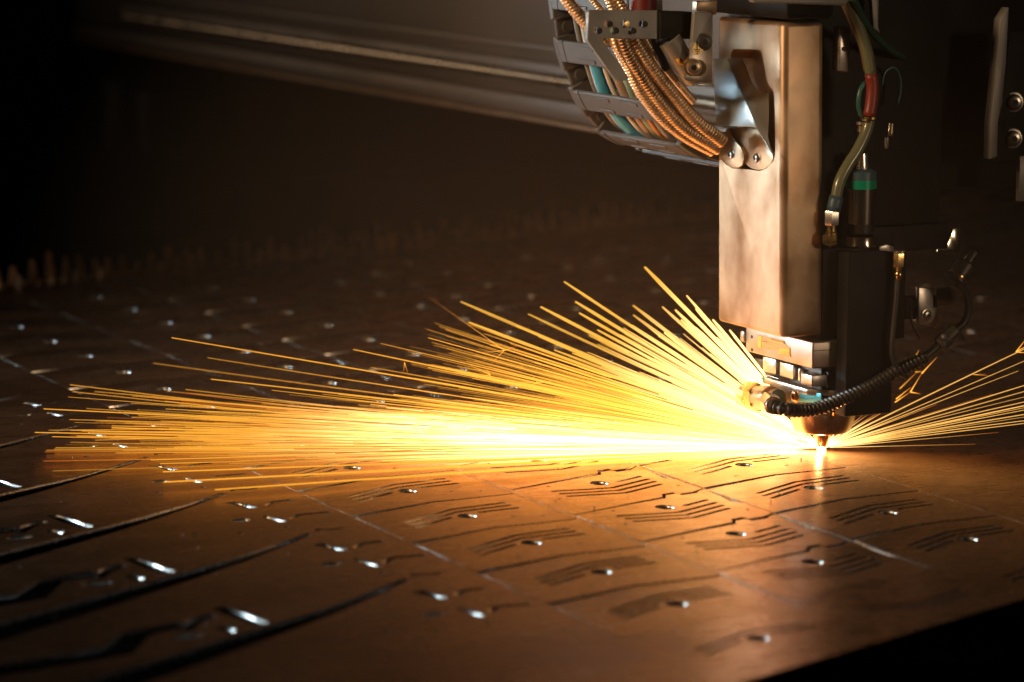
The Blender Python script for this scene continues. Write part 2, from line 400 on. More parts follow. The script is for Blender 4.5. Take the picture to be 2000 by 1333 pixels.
# dark machine frame in front of the near edge, with a flange
fr = thing('machine_frame', 'dark out of focus machine frame below the near edge of the sheet', 'machine frame', (-.3, -.9, -.1))
prism('frame_beam', [V((-1.5, near_y(-1.5)-.02, -.06)), V((1.5, near_y(1.5)-.02, -.06)), V((1.5, near_y(1.5)-.45, -.06)), V((-1.5, near_y(-1.5)-.45, -.06))], (0, 0, -.05), M['frame'], fr, .002)
c = onz(1885, 1275, -.058)
lathe('flange', c, (0, 0, 1), [(.031, -.001), (.031, .006), (.026, .008), (.02, .008)], M['collar'], fr, 36)
lathe('cap', c+V((0, 0, .008)), (0, 0, 1), [(.019, 0), (.019, .006), (.012, .009)], M['rust_and_lit'], fr, 28)

# background: gantry beam with its rail, end carriage, enclosure
gb = thing('gantry_beam', 'long blurred gantry beam with a bright guide rail behind the cable carrier', 'gantry beam', (.2, .5, .24))
GX = .17; y0, y1 = .12, 2.62
box('beam_body', (GX, y0, .262), (GX+.25, y1, .62), M['beam'], gb, .004)
box('bottom_lip', (GX-.006, y0, .236), (GX+.2, y1, .2615), M['beam'], gb, .004)
box('lip_edge', (GX-.011, y0, .231), (GX+.03, y1, .2355), M['rust_and_lit'], gb, .001)  # orange light along the lower edge is put into this colour
box('rail_base', (GX-.014, y0, .274), (GX-.0005, y1-.25, .306), M['beam'], gb, .002)
lathe('guide_rail', (GX-.018, y0, .288), (0, 1, 0), [(.0075, 0), (.0075, y1-y0-.3)], M['rail'], gb, 16)
box('trim_strip', (GX-.004, y0, .318), (GX-.0005, y1-.2, .326), M['beam'], gb, .001)
ec = thing('end_carriage', 'dim end carriage block under the far end of the gantry beam', 'machine carriage', (.2, 2.6, .1))
box('post', (GX-.02, 2.66, -.1), (GX+.3, 2.95, .5), M['frame'], ec, .01)
a = onx(330, 185, GX-.02)
box('bracket', (GX-.05, 2.15, .10), (GX+.05, 2.2, .19), M['frame'], ec, .004)
box('bracket', (GX-.05, 2.28, .08), (GX+.05, 2.36, .2), M['frame'], ec, .004)
gb.location.z += .013
wl = box('enclosure_wall', (0.05, 3.6, -.2), (3.6, 3.66, 2.2), M['wall'], None, 0); tag(wl, kind='structure')

# ------------------------------------------------------------------ laser head
def screw(parent, c, n, r, name='screw', m=None, mh=None):
    n = V(n).normalized()
    s = lathe(name, V(c)-n*.001, n, [(r*1.25, 0), (r*1.25, .0012), (r, .0014), (r, r*.45), (r*.86, r*.75), (r*.55, r*.86)], m or M['bolt'], parent, 28)
    lathe('socket', V(c)+n*(r*.86-.0011), n, [(r*.42, 0), (r*.42, .0003)], mh or M['socket'], s, 6)
    return s
head = thing('laser_cutting_head', 'boxy stainless laser cutting head with copper nozzle above the white flash', 'laser head', (0, 0, .003))
XF = -.0815
bm = box_bm((XF, -.053, .1245), (-.0345, .070, .4235)); bmesh.ops.recalc_face_normals(bm, faces=bm.faces)
vert = [e for e in bm.edges if abs(e.verts[0].co.z-e.verts[1].co.z) > .1]
bmesh.ops.bevel(bm, geom=vert, offset=.0075, segments=5, profile=.5, affect='EDGES')
rim = [e for e in bm.edges if len(e.link_faces) == 2 and e.calc_face_angle(0) > 1.2]
bmesh.ops.bevel(bm, geom=rim, offset=.004, segments=3, profile=.5, affect='EDGES')
for v_ in bm.verts: v_.co.y += (v_.co.z-.125)*.03
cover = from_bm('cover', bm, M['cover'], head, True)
z2 = lambda X, Y: (1360+X/3.92, Y/3.92)
P2 = lambda L, x: [onx(*z2(X, Y), x) for X, Y in L]
rec = [(90, 452), (262, 448), (266, 410), (274, 390), (292, 379), (465, 379), (486, 384), (500, 402), (532, 560), (545, 625), (560, 662), (594, 706), (603, 900), (604, 1180), (590, 1235), (540, 1290), (480, 1312), (400, 1300), (340, 1296), (270, 1290), (200, 1235), (165, 1165), (90, 1120)]
boolean(cover, prism_bm([p-V((.01, 0, 0)) for p in P2(rec, XF)], (.034, 0, 0)))
def onplane(px, py, p0, n): d = ray(px, py); return CAM+d*((p0-CAM).dot(n)/d.dot(n))
f0 = onx(*z2(235, 452), XF-.0030); f1 = onx(*z2(465, 985), XF-.0125); f2 = onx(*z2(128, 452), XF-.0030)
n0 = (f1-f0).cross(f2-f0).normalized()
if n0.x > 0: n0 = -n0
latch = prism('latch_plate', [onplane(*z2(X, Y), f0, n0) for X, Y in [(126, 452), (235, 452), (465, 985), (420, 973), (155, 962), (140, 800)]], n0*-.0016, M['latch'], head, .0004)
f3 = onx(*z2(556, 760), XF+.013); n1 = (f1-f0).cross(f3-f0).normalized()
if n1.x > 0: n1 = -n1
wpx = [(237, 452), (330, 450), (350, 458), (375, 492), (400, 560), (430, 640), (455, 680), (490, 702), (553, 712), (556, 900), (548, 1050), (585, 1190), (466, 984)]
prism('folded_wing', [onplane(*z2(X, Y), f0, n1) for X, Y in wpx], n1*-.0014, M['latch'], latch, .0003)
ear2 = prism('hinge_ear', P2([(250, 985), (420, 976), (468, 988), (588, 1196), (590, 1225), (560, 1268), (520, 1296), (470, 1306), (420, 1292), (380, 1262), (360, 1230), (300, 1090)], XF+.0008), (.003, 0, 0), M['ear'], latch, .0004)
ear1 = prism('hinge_ear', P2([(240, 985), (262, 1030), (300, 1082), (340, 1130), (362, 1180), (364, 1225), (350, 1268), (318, 1288), (270, 1288), (225, 1262), (188, 1215), (165, 1155), (200, 1070), (222, 1010)], XF-.0025), (.003, 0, 0), M['ear'], latch, .0004)
screw(latch, onx(*z2(270, 1190), XF-.0028), (-1, 0, 0), .0042); screw(latch, onx(*z2(465, 1215), XF+.0005), (-1, 0, 0), .0045)

# collar with its stickers
XC = -.048
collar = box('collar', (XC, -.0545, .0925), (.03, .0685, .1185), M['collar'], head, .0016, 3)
box('seam', (XC+.0006, -.0547, .1098), (-.026, -.0543, .1104), M['socket'], collar, 0)
box('flange_tab', (XC-.002, .0687, .101), (XC+.02, .0765, .112), M['collar'], collar, .0015)
z1 = lambda X, Y: (1440+X/8.333, 640+Y/8.333)
P1 = lambda L, x: [onx(*z1(X, Y), x) for X, Y in L]
lab = prism('warning_sticker', P1([(335, 128), (395, 136), (770, 215), (770, 262), (860, 330), (870, 480), (670, 440), (660, 372), (330, 330)], XC-.0004), (.0005, 0, 0), M['label'], collar, 0)
prism('yellow_band', P1([(337, 140), (392, 146), (390, 330), (332, 322)], XC-.0007), (.0003, 0, 0), M['yellow'], lab, 0)
prism('yellow_band', P1([(520, 185), (765, 232), (752, 268), (520, 216)], XC-.0007), (.0003, 0, 0), M['yellow'], lab, 0)
prism('yellow_band', P1([(690, 345), (835, 345), (862, 470), (672, 430), (668, 380)], XC-.0007), (.0003, 0, 0), M['yellow'], lab, 0)
for k in range(5):   # rows of print too small to read
    yy = 160+k*30
    for j in range(5):
        xx = 405+j*24+(k % 2)*6; s = .19*(xx-400)
        if j != (k*2) % 5: prism('print_mark', P1([(xx, yy+s), (xx+17, yy+s+3.2), (xx+17, yy+s+10), (xx, yy+s+7)], XC-.0008), (.0003, 0, 0), M['yellow'] if k != 2 else M['dark_metal'], lab, 0)
for k in range(4):
    xx = 548+k*54; prism('print_mark', P1([(xx, 198+k*11), (xx+34, 205+k*11), (xx+34, 222+k*11), (xx, 215+k*11)], XC-.0010), (.0003, 0, 0), M['label'], lab, 0)
for k in range(3):
    prism('print_mark', P1([(690, 385+k*22), (845, 408+k*22), (845, 414+k*22), (690, 391+k*22)], XC-.0010), (.0003, 0, 0), M['label'], lab, 0)
for Y in (152, 365): lathe('rivet_hole', onx(*z1(242, Y), XC+.0003), (-1, 0, 0), [(.0016, 0), (.0016, .0007)], M['socket'], collar, 14)

# clamp stack under the collar
XK = -.040
def px_box(name, X0, Y0, X1, Y1, x, dx, m, par, bev=.0008):
    a, b = onx(*z1(X0, Y0), x), onx(*z1(X1, Y1), x)
    return box(name, (x, min(a.y, b.y), min(a.z, b.z)), (x+dx, max(a.y, b.y), max(a.z, b.z)), m, par, bev)
clampb = box('clamp_core', (-.032, -.046, .06), (.03, .055, .0927), M['dark_metal'], head, .001)
px_box('clamp_block', 415, 470, 622, 770, XK, .02, M['alu'], clampb); px_box('clamp_block', 692, 560, 906, 850, XK, .02, M['alu'], clampb)
px_box('dark_slot_fill', 622, 570, 692, 790, XK+.006, .01, M['dark_metal'], clampb)  # dark filler standing for the shaded slot between the clamp blocks
px_box('clamp_foot', 415, 772, 670, 830, XK-.003, .02, M['alu'], clampb)
px_box('side_block', 285, 490, 420, 650, XK+.004, .014, M['dark_metal'], clampb)
a = onx(*z1(1042, 860), -.036); b = onx(*z1(1042, 670), -.036)
lathe('guide_pin', a, (0, 0, 1), [(.0030, 0), (.0032, .002), (.0032, b.z-a.z-.002), (.0028, b.z-a.z)], M['pale'], clampb, 16)
def py_box(name, X0, Y0, X1, Y1, y, dy, m, par, bev=.0008):
    a, b = ony(*z1(X0, Y0), y), ony(*z1(X1, Y1), y)
    return box(name, (min(a.x, b.x), y, min(a.z, b.z)), (max(a.x, b.x), y+dy, max(a.z, b.z)), m, par, bev)
py_box('front_block', 1215, 790, 1468, 950, -.053, .02, M['alu'], clampb)
py_box('front_block', 1480, 720, 1690, 965, -.0515, .02, M['dark_metal'], clampb)
py_box('stop_tab', 1800, 790, 1852, 1085, -.058, .004, M['alu'], clampb, .0005)
py_box('adjuster', 1700, 800, 1790, 940, -.054, .006, M['bolt'], clampb, .002)
oc = [(-.043, -.038), (-.022, -.0555), (.018, -.0555), (.03, -.045), (.03, .045), (.018, .055), (-.025, .055), (-.043, .04)]
prism('sensor_plate', [V((x, y, .0645)) for x, y in oc], (0, 0, .0055), M['alu'], head, .0008)
# capacitive sensor with teal face
sens = box('sensor_body', (-.0345, -.049, .047), (.03, .045, .0645), M['dark_metal'], head, .0015)
tp = prism('teal_panel', [onx(*z1(X, Y), -.0362) for X, Y in [(888, 985), (1330, 1068), (1362, 1078), (1368, 1190), (1340, 1235), (880, 1205)]], (.0017, 0, 0), M['teal'], sens, .0004)
screw(tp, onx(*z1(950, 1118), -.0362), (-1, 0, 0), .0052, 'copper_screw', M['copper'], M['tip'])
px_box('teal_clip', 360, 805, 465, 925, -.036, .01, M['teal'], sens); px_box('teal_clip', 480, 850, 610, 915, -.036, .01, M['teal'], sens)
px_box('clip_end', 665, 860, 735, 945, -.040, .01, M['pale'], sens)
# plug: hex coupling along the sheet's length, elbow towards the viewer
pc = onx(1466, 775, -.052); pe = onx(1543, 783, -.052); d = (pe-pc)
con = lathe('sensor_plug', pc+d*.2, d, [(.0115, 0), (.0125, .002), (.0125, d.length*.34), (.0100, d.length*.38), (.0100, d.length*.5)], M['nozzle'], head, 24)
hexa('hex_coupling', pc-d*.12, pc+d*.24, .0148, M['brass'], con, .5)
lathe('coupling_face', pc-d*.12, d*-1, [(.0115, 0), (.010, .0015), (.004, .002)], M['brass'], con, 24)
e0 = onx(1499, 783, -.06); e1 = ony(1514, 796, -.078)
hexa('elbow_nut', e0, e0.lerp(e1, .75), .0098, M['nozzle'], con, .2)
lathe('cable_gland', e0.lerp(e1, .7), e1-e0, [(.0085, 0), (.0085, .004), (.0068, .006), (.0068, .010)], M['nozzle'], con, 24)
# nozzle
noz = lathe('nozzle_cone', (0, 0, 0), (0, 0, 1), [(.010, .0192), (.0255, .0198), (.0275, .0212), (.0300, .0265), (.0322, .034), (.0335, .0415), (.0335, .047), (.030, .0475), (.030, .06)], M['nozzle'], head, 64)
lathe('nozzle_tip', (0, 0, 0), (0, 0, 1), [(.0012, .0035), (.0042, .0036), (.0062, .0062), (.0082, .0135), (.0085, .0165), (.0105, .0168), (.0105, .0193)], M['tip'], noz, 40)
lathe('nozzle_ring', (0, 0, 0), (0, 0, 1), [(.0338, .0418), (.0345, .0425), (.0345, .0448), (.0338, .0455)], M['alu'], noz, 64)
a = ony(1629, 793, -.036); b = ony(1656, 812, -.036)
box('orange_lit_block', (a.x, -.036, b.z), (b.x, -.02, a.z), M['copper'], head, .0015)  # copper tone stands for the orange light falling on this block

# ------------------------------------------------------------------ carriage behind the head
car = thing('head_carriage', 'black vertical carriage body standing right behind the stainless head cover', 'machine carriage', (.05, .02, .2))
box('lower_body', (-.036, -.0500, .119), (.0305, .066, .2075), M['black'], car, .002)
box('side_guard', (-.0225, -.0745, .047), (.0312, -.0555, .2065), M['black'], car, .002)
box('upper_body', (-.034, -.012, .2075), (.125, .09, .66), M['black'], car, .003)
box('top_cap', (-.088, -.06, .4275), (-.034, .085, .66), M['black'], car, .006)
box('rear_body', (.10, .02, .25), (.62, .36, .75), M['black'], car, .003)
# polished plates set into the black body
P = lambda L, y: [ony(px, py, y) for px, py in L]
prism('polished_plate', P([(1833, 480), (1850, 478), (1856, 462), (1861, 447), (1876, 445), (1875, 498), (1832, 493)], -.016), (0, .004, 0), M['chrome'], car, .0006)
prism('polished_plate', P([(1720, 482), (1733, 478), (1746, 482), (1746, 493), (1720, 490)], -.078), (0, .003, 0), M['alu'], car, .0005)
sp = prism('mounting_plate', P([(1795, 562), (1824, 565), (1823, 601), (1832, 601), (1830, 641), (1794, 633)], -.03), (0, .006, 0), M['alu'], car, .0006)
screw(sp, ony(1810, 616, -.031), (0, -1, 0), .0048)
box('plate_stay', (.062, -.024, .11), (.078, -.006, .215), M['black'], car, .001)
box('bracket_arm', (.0315, -.0235, .196), (.128, -.0055, .222), M['black'], car, .002)
box('bracket_arm', (.0785, -.0235, .128), (.118, -.0055, .150), M['black'], car, .002)
prism('side_tab', P([(1641, 52), (1662, 55), (1658, 142), (1637, 140)], -.045), (0, .012, 0), M['alu'], car, .0015)
lathe('tab_hole', ony(1649, 96, -.0454), (0, -1, 0), [(.0024, 0), (.0024, .0006)], M['socket'], car, 14)
prism('top_strip', P([(1470, 0), (1660, 0), (1650, 12), (1475, 6)], -.075), (0, .01, 0), M['plate'], car, .001)
prism('cable_duct', P([(1702, -6), (1717, -6), (1716, 52), (1720, 66), (1706, 56)], -.03), (0, .006, 0), M['plate'], car, .001)

# right hand guide rail with two bolts
rl = thing('guide_rail', 'grey vertical guide rail with two bolts at the far right of the carriage', 'guide rail', (.2, -.05, .25))
prism('rail_bar', P([(1971, 14), (1966, 120), (1958, 200), (1950, 240), (1948, 306), (1934, 312), (1936, 240), (1944, 160), (1955, 38)], -.06), (0, .012, 0), M['plate'], rl, .001)
prism('back_plate', P([(1972, 60), (2040, 60), (2040, 300), (1950, 318), (1953, 240), (1962, 160)], -.047), (0, .01, 0), M['black'], rl, .001)
screw(rl, ony(1980, 200, -.048), (-.3, -1, 0), .0078, 'bolt', M['bolt']); screw(rl, ony(1978, 271, -.048), (-.3, -1, 0), .0078, 'bolt', M['bolt'])
prism('lower_tab', P([(1992, 305), (2030, 305), (2030, 395), (1990, 394)], -.05), (0, .006, 0), M['plate'], rl, .001)

# steel cylinder with a green band, standing on the lower body
cyl = thing('pneumatic_cylinder', 'shiny steel cylinder with a green band beside the stainless cover', 'cylinder', (0, 0, .2))
c0 = ony(1678, 492, -.036); cz = c0.z
def zat(py): return ony(1678, py, -.036).z
lathe('barrel', (c0.x, -.036, cz-.003), (0, 0, 1), [(.0185, 0), (.0185, .004), (.0165, .012), (.0165, zat(455)-cz), (.0135, zat(452)-cz)], M['chrome'], cyl, 40)
lathe('groove_ring', (c0.x, -.036, zat(454)), (0, 0, 1), [(.0140, 0), (.0140, zat(436)-zat(454))], M['socket'], cyl, 32)
lathe('upper_barrel', (c0.x, -.036, zat(436)), (0, 0, 1), [(.0150, 0), (.0150, zat(368)-zat(436))], M['chrome'], cyl, 40)
lathe('green_band', (c0.x, -.036, zat(368)), (0, 0, 1), [(.0154, 0), (.0154, zat(351)-zat(368))], M['green'], cyl, 40)
lathe('dark_cap', (c0.x, -.036, zat(351)), (0, 0, 1), [(.0152, 0), (.0150, zat(335)-zat(351)), (.010, zat(330)-zat(351))], M['blue'], cyl, 32)
lathe('neck', (c0.x, -.036, zat(331)), (0, 0, 1), [(.008, 0), (.007, .004), (.006, zat(300)-zat(331))], M['pale'], cyl, 20)

# hoses and fittings on the near side of the carriage
hose = thing('air_hose', 'olive air hose with red sleeve curving down to a brass elbow', 'hose', (0, -.09, .2))
HY = -.062
tube('hose_run', [ony(*p, HY) for p in [(1640, -40), (1655, 0), (1676, 50), (1693, 100), (1701, 146)]], .0058, M['clear_hose'], hose)
tube('red_sleeve', [ony(*p, HY) for p in [(1701, 144), (1704, 170), (1702, 200), (1697, 228)]], .0062, M['red'], hose)
tube('hose_run', [ony(*p, HY) for p in [(1698, 230), (1693, 255), (1676, 292), (1655, 325), (1640, 355), (1632, 392)]], .0056, M['clear_hose'], hose)
lathe('clip_ring', ony(1697, 232, HY), ony(1696, 226, HY)-ony(1698, 238, HY), [(.0085, -.001), (.009, 0), (.0085, .002)], M['brass'], hose, 20)
tube('blue_grip', [ony(*p, HY) for p in [(1634, 384), (1630, 400), (1628, 413)]], .0068, M['blue'], hose)
hexa('fitting_nut', ony(1625, 412, HY), ony(1624, 440, HY), .0074, M['pale'], hose, .5)
lathe('fitting_stem', ony(1624, 440, HY), (0, 0, -1), [(.0045, 0), (.0045, .006), (.0058, .0075), (.0058, .0115)], M['brass'], hose, 20)
hexa('brass_elbow', ony(1620, 468, HY-.004), ony(1622, 469, HY+.008), .0078, M['brass'], hose, .52)
th = tube('tan_hose', [ony(*p, -.060) for p in [(1626, -40), (1646, 6), (1664, 46), (1682, 90), (1692, 140)]], .0026, M['tan_hose'])
tag(th, 'thin tan hose running along the outer side of the olive air hose', 'hose')
gh = tube('green_hose', [ony(px, py, y_) for px, py, y_ in [(1650, -40, -.07), (1668, 0, -.07), (1690, 45, -.065), (1715, 76, -.055), (1738, 97, -.035), (1762, 112, -.01), (1790, 125, .02)]], .0036, M['green_hose'])
tag(gh, 'dark green hose bending away from the olive hose into the shadow', 'hose')
tl = tube('wire_loop', [ony(*p, -.058) for p in [(1692, 160), (1682, 172), (1677, 192), (1677, 212), (1684, 228), (1698, 236)]], .0022, M['teal_hose'])
tag(tl, 'small teal wire loop beside the red hose sleeve', 'wire')
tl2 = tube('wire_loop', [ony(*p, -.03) for p in [(1722, 168), (1728, 142), (1745, 132), (1757, 150), (1758, 180), (1752, 205)]], .0014, M['teal_hose'])
tag(tl2, 'faint thin wire ring in the dark right of the red hose sleeve', 'wire')
st = thing('cable_gland', 'small ribbed chrome gland in the dark behind the air hose', 'cable gland', (.03, -.02, .3))
ribbed('ribbed_stem', [ony(1740, 240, -.04), ony(1738, 266, -.04)], .0042, .0025, .0012, M['chrome'], st, 16)
lathe('gland_tip', ony(1731, 290, -.04), (0, 0, 1), [(.0016, 0), (.0024, .003), (.0024, .0105)], M['pale'], st, 14)
pb = thing('spring_terminal', 'stack of pale metal washers left of the hose clip', 'terminal', (0, -.08, .3))
for k, (py, r, m_) in enumerate(((238, .0058, 'pale'), (246, .0050, 'copper'), (252, .0045, 'pale'), (258, .004, 'copper'))):
    lathe('washer', ony(1684, py, -.05), (0, 0, -1), [(r, 0), (r, .0028)], M[m_], pb, 20)

rod = thing('gas_tube', 'thin dark metal tube dropping from a brass fitting in front of the black guard', 'tube', (.05, -.09, .1))
RY = -.084
hexa('brass_nut', ony(1756, 494, RY), ony(1755, 522, RY), .0056, M['brass'], rod, .4)
lathe('nut_cap', ony(1757, 491, RY), (0, 0, 1), [(.0062, -.002), (.0062, .0005)], M['pale'], rod, 18)
lathe('olive', ony(1755, 522, RY), (0, 0, -1), [(.0034, 0), (.0028, .004), (.004, .006), (.004, .009), (.0028, .012)], M['brass'], rod, 18)
tube('tube_run', [ony(*p, RY) for p in [(1754, 534), (1750, 590), (1745, 640), (1742, 675), (1744, 700), (1754, 722), (1772, 738)]], .0026, M['dark_metal'], rod)
fc = thing('quick_connector', 'grey barrel connector tilted in the dark above the corrugated cable', 'connector', (.1, -.05, .18))
QY = -.045
a, b = ony(1890, 512, QY), ony(1862, 552, QY); d = b-a
lathe('barrel', a, d, [(.0045, -.012), (.005, 0), (.010, .003), (.010, d.length*.62), (.0088, d.length*.66), (.0098, d.length*.7), (.0098, d.length*.8), (.0125, d.length*.84), (.0125, d.length*.9), (.006, d.length)], M['dark_metal'], fc, 24)
lathe('brass_ring', a+d*.68, d, [(.0103, 0), (.0103, .0016)], M['brass'], fc, 24)
lathe('stub', ony(1832, 580, -.028), (.6, -.6, .1), [(.009, 0), (.009, .012), (.006, .016)], M['dark_metal'], fc, 20)
wr = tube('thin_wire', [ony(*p, -.03) for p in [(1779, 600), (1780, 625), (1786, 645), (1796, 662)]], .0012, M['dark_metal'])
tag(wr, 'short thin wire curving down left of the screwed mounting plate', 'wire')

# corrugated sensor cable
cb = thing('corrugated_cable', 'black corrugated sensor cable sagging from the plug to a right hand fitting', 'cable', (0, -.09, .06))
CY = -.082
pts = [e0.lerp(e1, .9)] + [ony(*p, CY) for p in [(1530, 799), (1560, 802), (1600, 797), (1650, 778), (1700, 755), (1750, 726), (1790, 708), (1806, 700)]]
ribbed('corrugated_sleeve', pts, .0070, .0047, .0026, M['rubber'], cb, 20, False, 8)
tube('inner_cable', [ony(*p, CY) for p in [(1796, 706), (1812, 693), (1830, 677), (1846, 662)]], .0040, M['rubber'], cb)
a, b = ony(1833, 676, CY), ony(1866, 644, CY); d = b-a
lathe('end_fitting', a, d, [(.0058, 0), (.0082, .002), (.0082, .005), (.0072, .006), (.0086, .008), (.0086, .011), (.0074, .012), (.0074, d.length*.95), (.006, d.length)], M['dark_metal'], cb, 24)
tube('lead', [ony(*p, CY+.02) for p in [(1862, 648), (1884, 628), (1892, 600), (1884, 570), (1868, 552)]], .0036, M['rubber'], cb)
prism('fitting_lever', P([(1855, 648), (1868, 640), (1876, 646), (1888, 666), (1884, 668), (1870, 656), (1860, 654)], CY), (0, .008, 0), M['dark_metal'], cb, .0008)

# ------------------------------------------------------------------ bracket plates left of the cover
z8 = lambda X, Y: (1100+X/6.25, Y/6.25)
br = thing('conduit_bracket', 'grey bracket plate with six holes clamping the metal conduits', 'bracket', (-.1, .0, .4))
BY = .012
P8 = lambda L, y: [ony(*z8(X, Y), y) for X, Y in L]
outl = P8([(350, 160), (375, 130), (1192, 135), (1190, 480), (500, 475), (840, 960), (820, 985), (700, 1000), (690, 985), (340, 500)], BY)
hpx = [(443, 378), (573, 297), (648, 378), (780, 297), (860, 380), (1000, 298)]
o2 = [(p.x, p.z) for p in outl]
hls = []
for X, Y in hpx:
    c_ = ony(*z8(X, Y), BY); hls.append(oval(c_.x, c_.z, .0034, .0040, 18))
me = flat_mesh(o2, hls, .006, 0.0, 'bracket_plate', M['plate'], M['plate'])
me.transform(Matrix.Rotation(math.radians(90), 4, 'X')); me.transform(Matrix.Translation((0, BY+.006, 0)))
bp_ = link('bracket_plate', me, M['plate'], br)
for i, (X, Y) in enumerate(hpx):
    lathe('bolt', ony(*z8(X, Y), BY+.0035), (0, -1, 0), [(.0031, 0), (.0028, .0008), (.0012, .0009)], M['brass'] if i == 3 else M['socket'], br, 16)
prism('side_arm', P8([(1193, 140), (1590, 150), (1590, 480), (1193, 478)], BY+.001), (0, .02, 0), M['black'], br, .001)

gp = thing('ground_plate', 'tan terminal plate with two socket screws and an earth symbol', 'terminal plate', (-.09, -.0, .36))
GY = .0
prism('plate', P8([(1605, 150), (1800, 150), (1830, 185), (1822, 1020), (1560, 1005), (1556, 850), (1580, 500)], GY), (0, .006, 0), M['plate'], gp, .001)
prism('lower_plate', P8([(1560, 520), (1822, 500), (1822, 1018), (1560, 1002), (1500, 985), (1470, 960), (1520, 900)], GY-.0012), (0, .001, 0), M['collar'], gp, .0003)
prism('top_block', P8([(1632, 20), (1888, 10), (1870, 190), (1830, 145), (1630, 140)], GY+.004), (0, .01, 0), M['ear'], gp, .0008)
prism('bottom_lip', P8([(1640, 1024), (1825, 1036), (1825, 1056), (1640, 1046)], GY+.002), (0, .008, 0), M['alu'], gp, .0004)
screw(gp, ony(*z8(1716, 515), GY-.001), (-.25, -1, 0), .0068, 'socket_screw', M['dark_metal'])
s2 = screw(gp, ony(*z8(1585, 825), GY-.003), (-.35, -1, 0), .0068, 'socket_screw', M['ear'])
lathe('spacer', ony(*z8(1640, 830), GY), (-.35, -1, 0), [(.0078, 0), (.0078, .004)], M['rust_and_lit'], gp, 24)
es = lathe('earth_badge', ony(*z8(1634, 600), GY-.0012), (0, -1, 0), [(.0056, 0), (.0056, .0008)], M['brass'], gp, 28)
for (X0, Y0, X1, Y1) in ((1629, 515, 1642, 610), (1600, 605, 1672, 617), (1613, 630, 1660, 641), (1625, 653, 1648, 664)):
    prism('symbol_stroke', P8([(X0, Y0), (X1, Y0), (X1, Y1), (X0, Y1)], GY-.0022), (0, .0003, 0), M['socket'], es, 0)
ow = tube('orange_wire', [ony(*z8(X, Y), .01) for X, Y in [(1395, 720), (1420, 770), (1470, 780), (1505, 730), (1530, 700)]], .0018, M['orange_wire'])
tag(ow, 'short orange wire tucked under the cylinder left of the earth plate', 'wire')
sl = lathe('grey_solenoid', ony(*z8(1290, 480), .02), ony(*z8(1450, 745), .02)-ony(*z8(1290, 480), .02), [(.0115, 0), (.0115, .045), (.0095, .049)], M['plate'], None, 28)
tag(sl, 'grey cylindrical solenoid slanting below the bracket arm', 'solenoid')
rc = lathe('red_cap', ony(*z8(985, 130), .03), (0, 0, 1), [(.012, -.004), (.012, .016), (.010, .018)], M['redcap'], None, 24)
tag(rc, 'dark red cap showing above the holed bracket plate', 'cap')
wb = thing('black_cable', 'pair of thin black cables with glinting spots right of the conduits', 'cable', (-.08, .02, .36))
for s in (0, 1):
    tube('strand', [ony(*z8(X+s*140, Y+s*10), .03) for X, Y in [(1080, 400), (1120, 500), (1160, 620), (1190, 700), (1260, 850)]], .004, M['rubber'], wb)

# metal conduits
def conduit(pts, r, y0, y1, label):
    n = len(pts); path = [ony(px, py, y0+(y1-y0)*i/(n-1)) for i, (px, py) in enumerate(pts)]
    o = ribbed('metal_conduit', path, r, .0033 if r > .004 else .0026, .0009 if r > .004 else .0007, M['conduit'], None, 18, True, 8)
    tag(o, label, 'conduit', 'bronze spiral conduits')
conduit([(1198, 66), (1206, 92), (1226, 128), (1252, 180), (1294, 232), (1340, 268), (1392, 296)], .0061, .035, .04, 'lowest spiral metal conduit of the bundle, nearest the cable carrier')
conduit([(1212, 62), (1225, 100), (1254, 150), (1292, 204), (1336, 250), (1404, 292)], .0068, .03, .035, 'second thick spiral metal conduit from the carrier side')
conduit([(1232, 62), (1245, 90), (1276, 138), (1318, 190), (1358, 236), (1412, 278)], .0074, .028, .03, 'thickest spiral metal conduit on the upper side of the bundle')
conduit([(1254, 66), (1268, 92), (1296, 130), (1326, 166), (1354, 198)], .0041, .026, .05, 'slim spiral metal conduit ending in the dark beside the solenoid')
conduit([(1088, -30), (1108, 2), (1132, 32), (1158, 62), (1178, 90)], .0062, .05, .045, 'thick spiral conduit entering from the top edge beside the cable carrier')
conduit([(1140, -20), (1160, 4), (1182, 30)], .0034, .05, .04, 'thin dark spiral conduit crossing behind the top of the bracket plate')
conduit([(1180, -24), (1190, 0), (1202, 30)], .0052, .045, .04, 'short spiral conduit rising left above the holed bracket')
conduit([(1196, -24), (1206, -2), (1226, 30)], .0046, .04, .035, 'short spiral conduit rising right above the holed bracket')

# cable carrier (energy chain): path in the x-z plane, width along y
cc = thing('cable_carrier', 'grey plastic cable carrier chain curving down beside the metal conduits', 'cable carrier', (-.15, .2, .3))
YL, YR = .245, .07
cp = catmull([onx_ for onx_ in [ony(*p, YL) for p in [(1068, -50), (1069, 10), (1078, 80), (1096, 145), (1122, 205), (1160, 258), (1215, 288), (1290, 303), (1390, 300)]]], 12)
cp = [V((p.x, 0, p.z)) for p in cp]
acc = [0.0]
for a, b in zip(cp, cp[1:]): acc.append(acc[-1]+(b-a).length)
def at_arc(s):
    s = max(0, min(acc[-1]-1e-6, s)); j = max(i for i in range(len(acc)) if acc[i] <= s); j = min(j, len(cp)-2)
    t = (cp[j+1]-cp[j]).normalized(); p = cp[j]+t*(s-acc[j]); n = V((t.z, 0, -t.x))      # n: towards the inside of the bend
    return p, t, n
def chain_piece(name, s0, s1, ya, yb, n0, n1, m_, par, bev=.0012, seg=4, shrink=0):
    A = []; B = []
    for k in range(seg+1):
        p, t, n = at_arc(s0+(s1-s0)*k/seg); A.append(p+n*n0); B.append(p+n*n1)
    loop = [V((q.x, ya, q.z)) for q in A+B[::-1]]
    return prism(name, loop, (0, yb-ya, 0), m_, par, bev, 1)
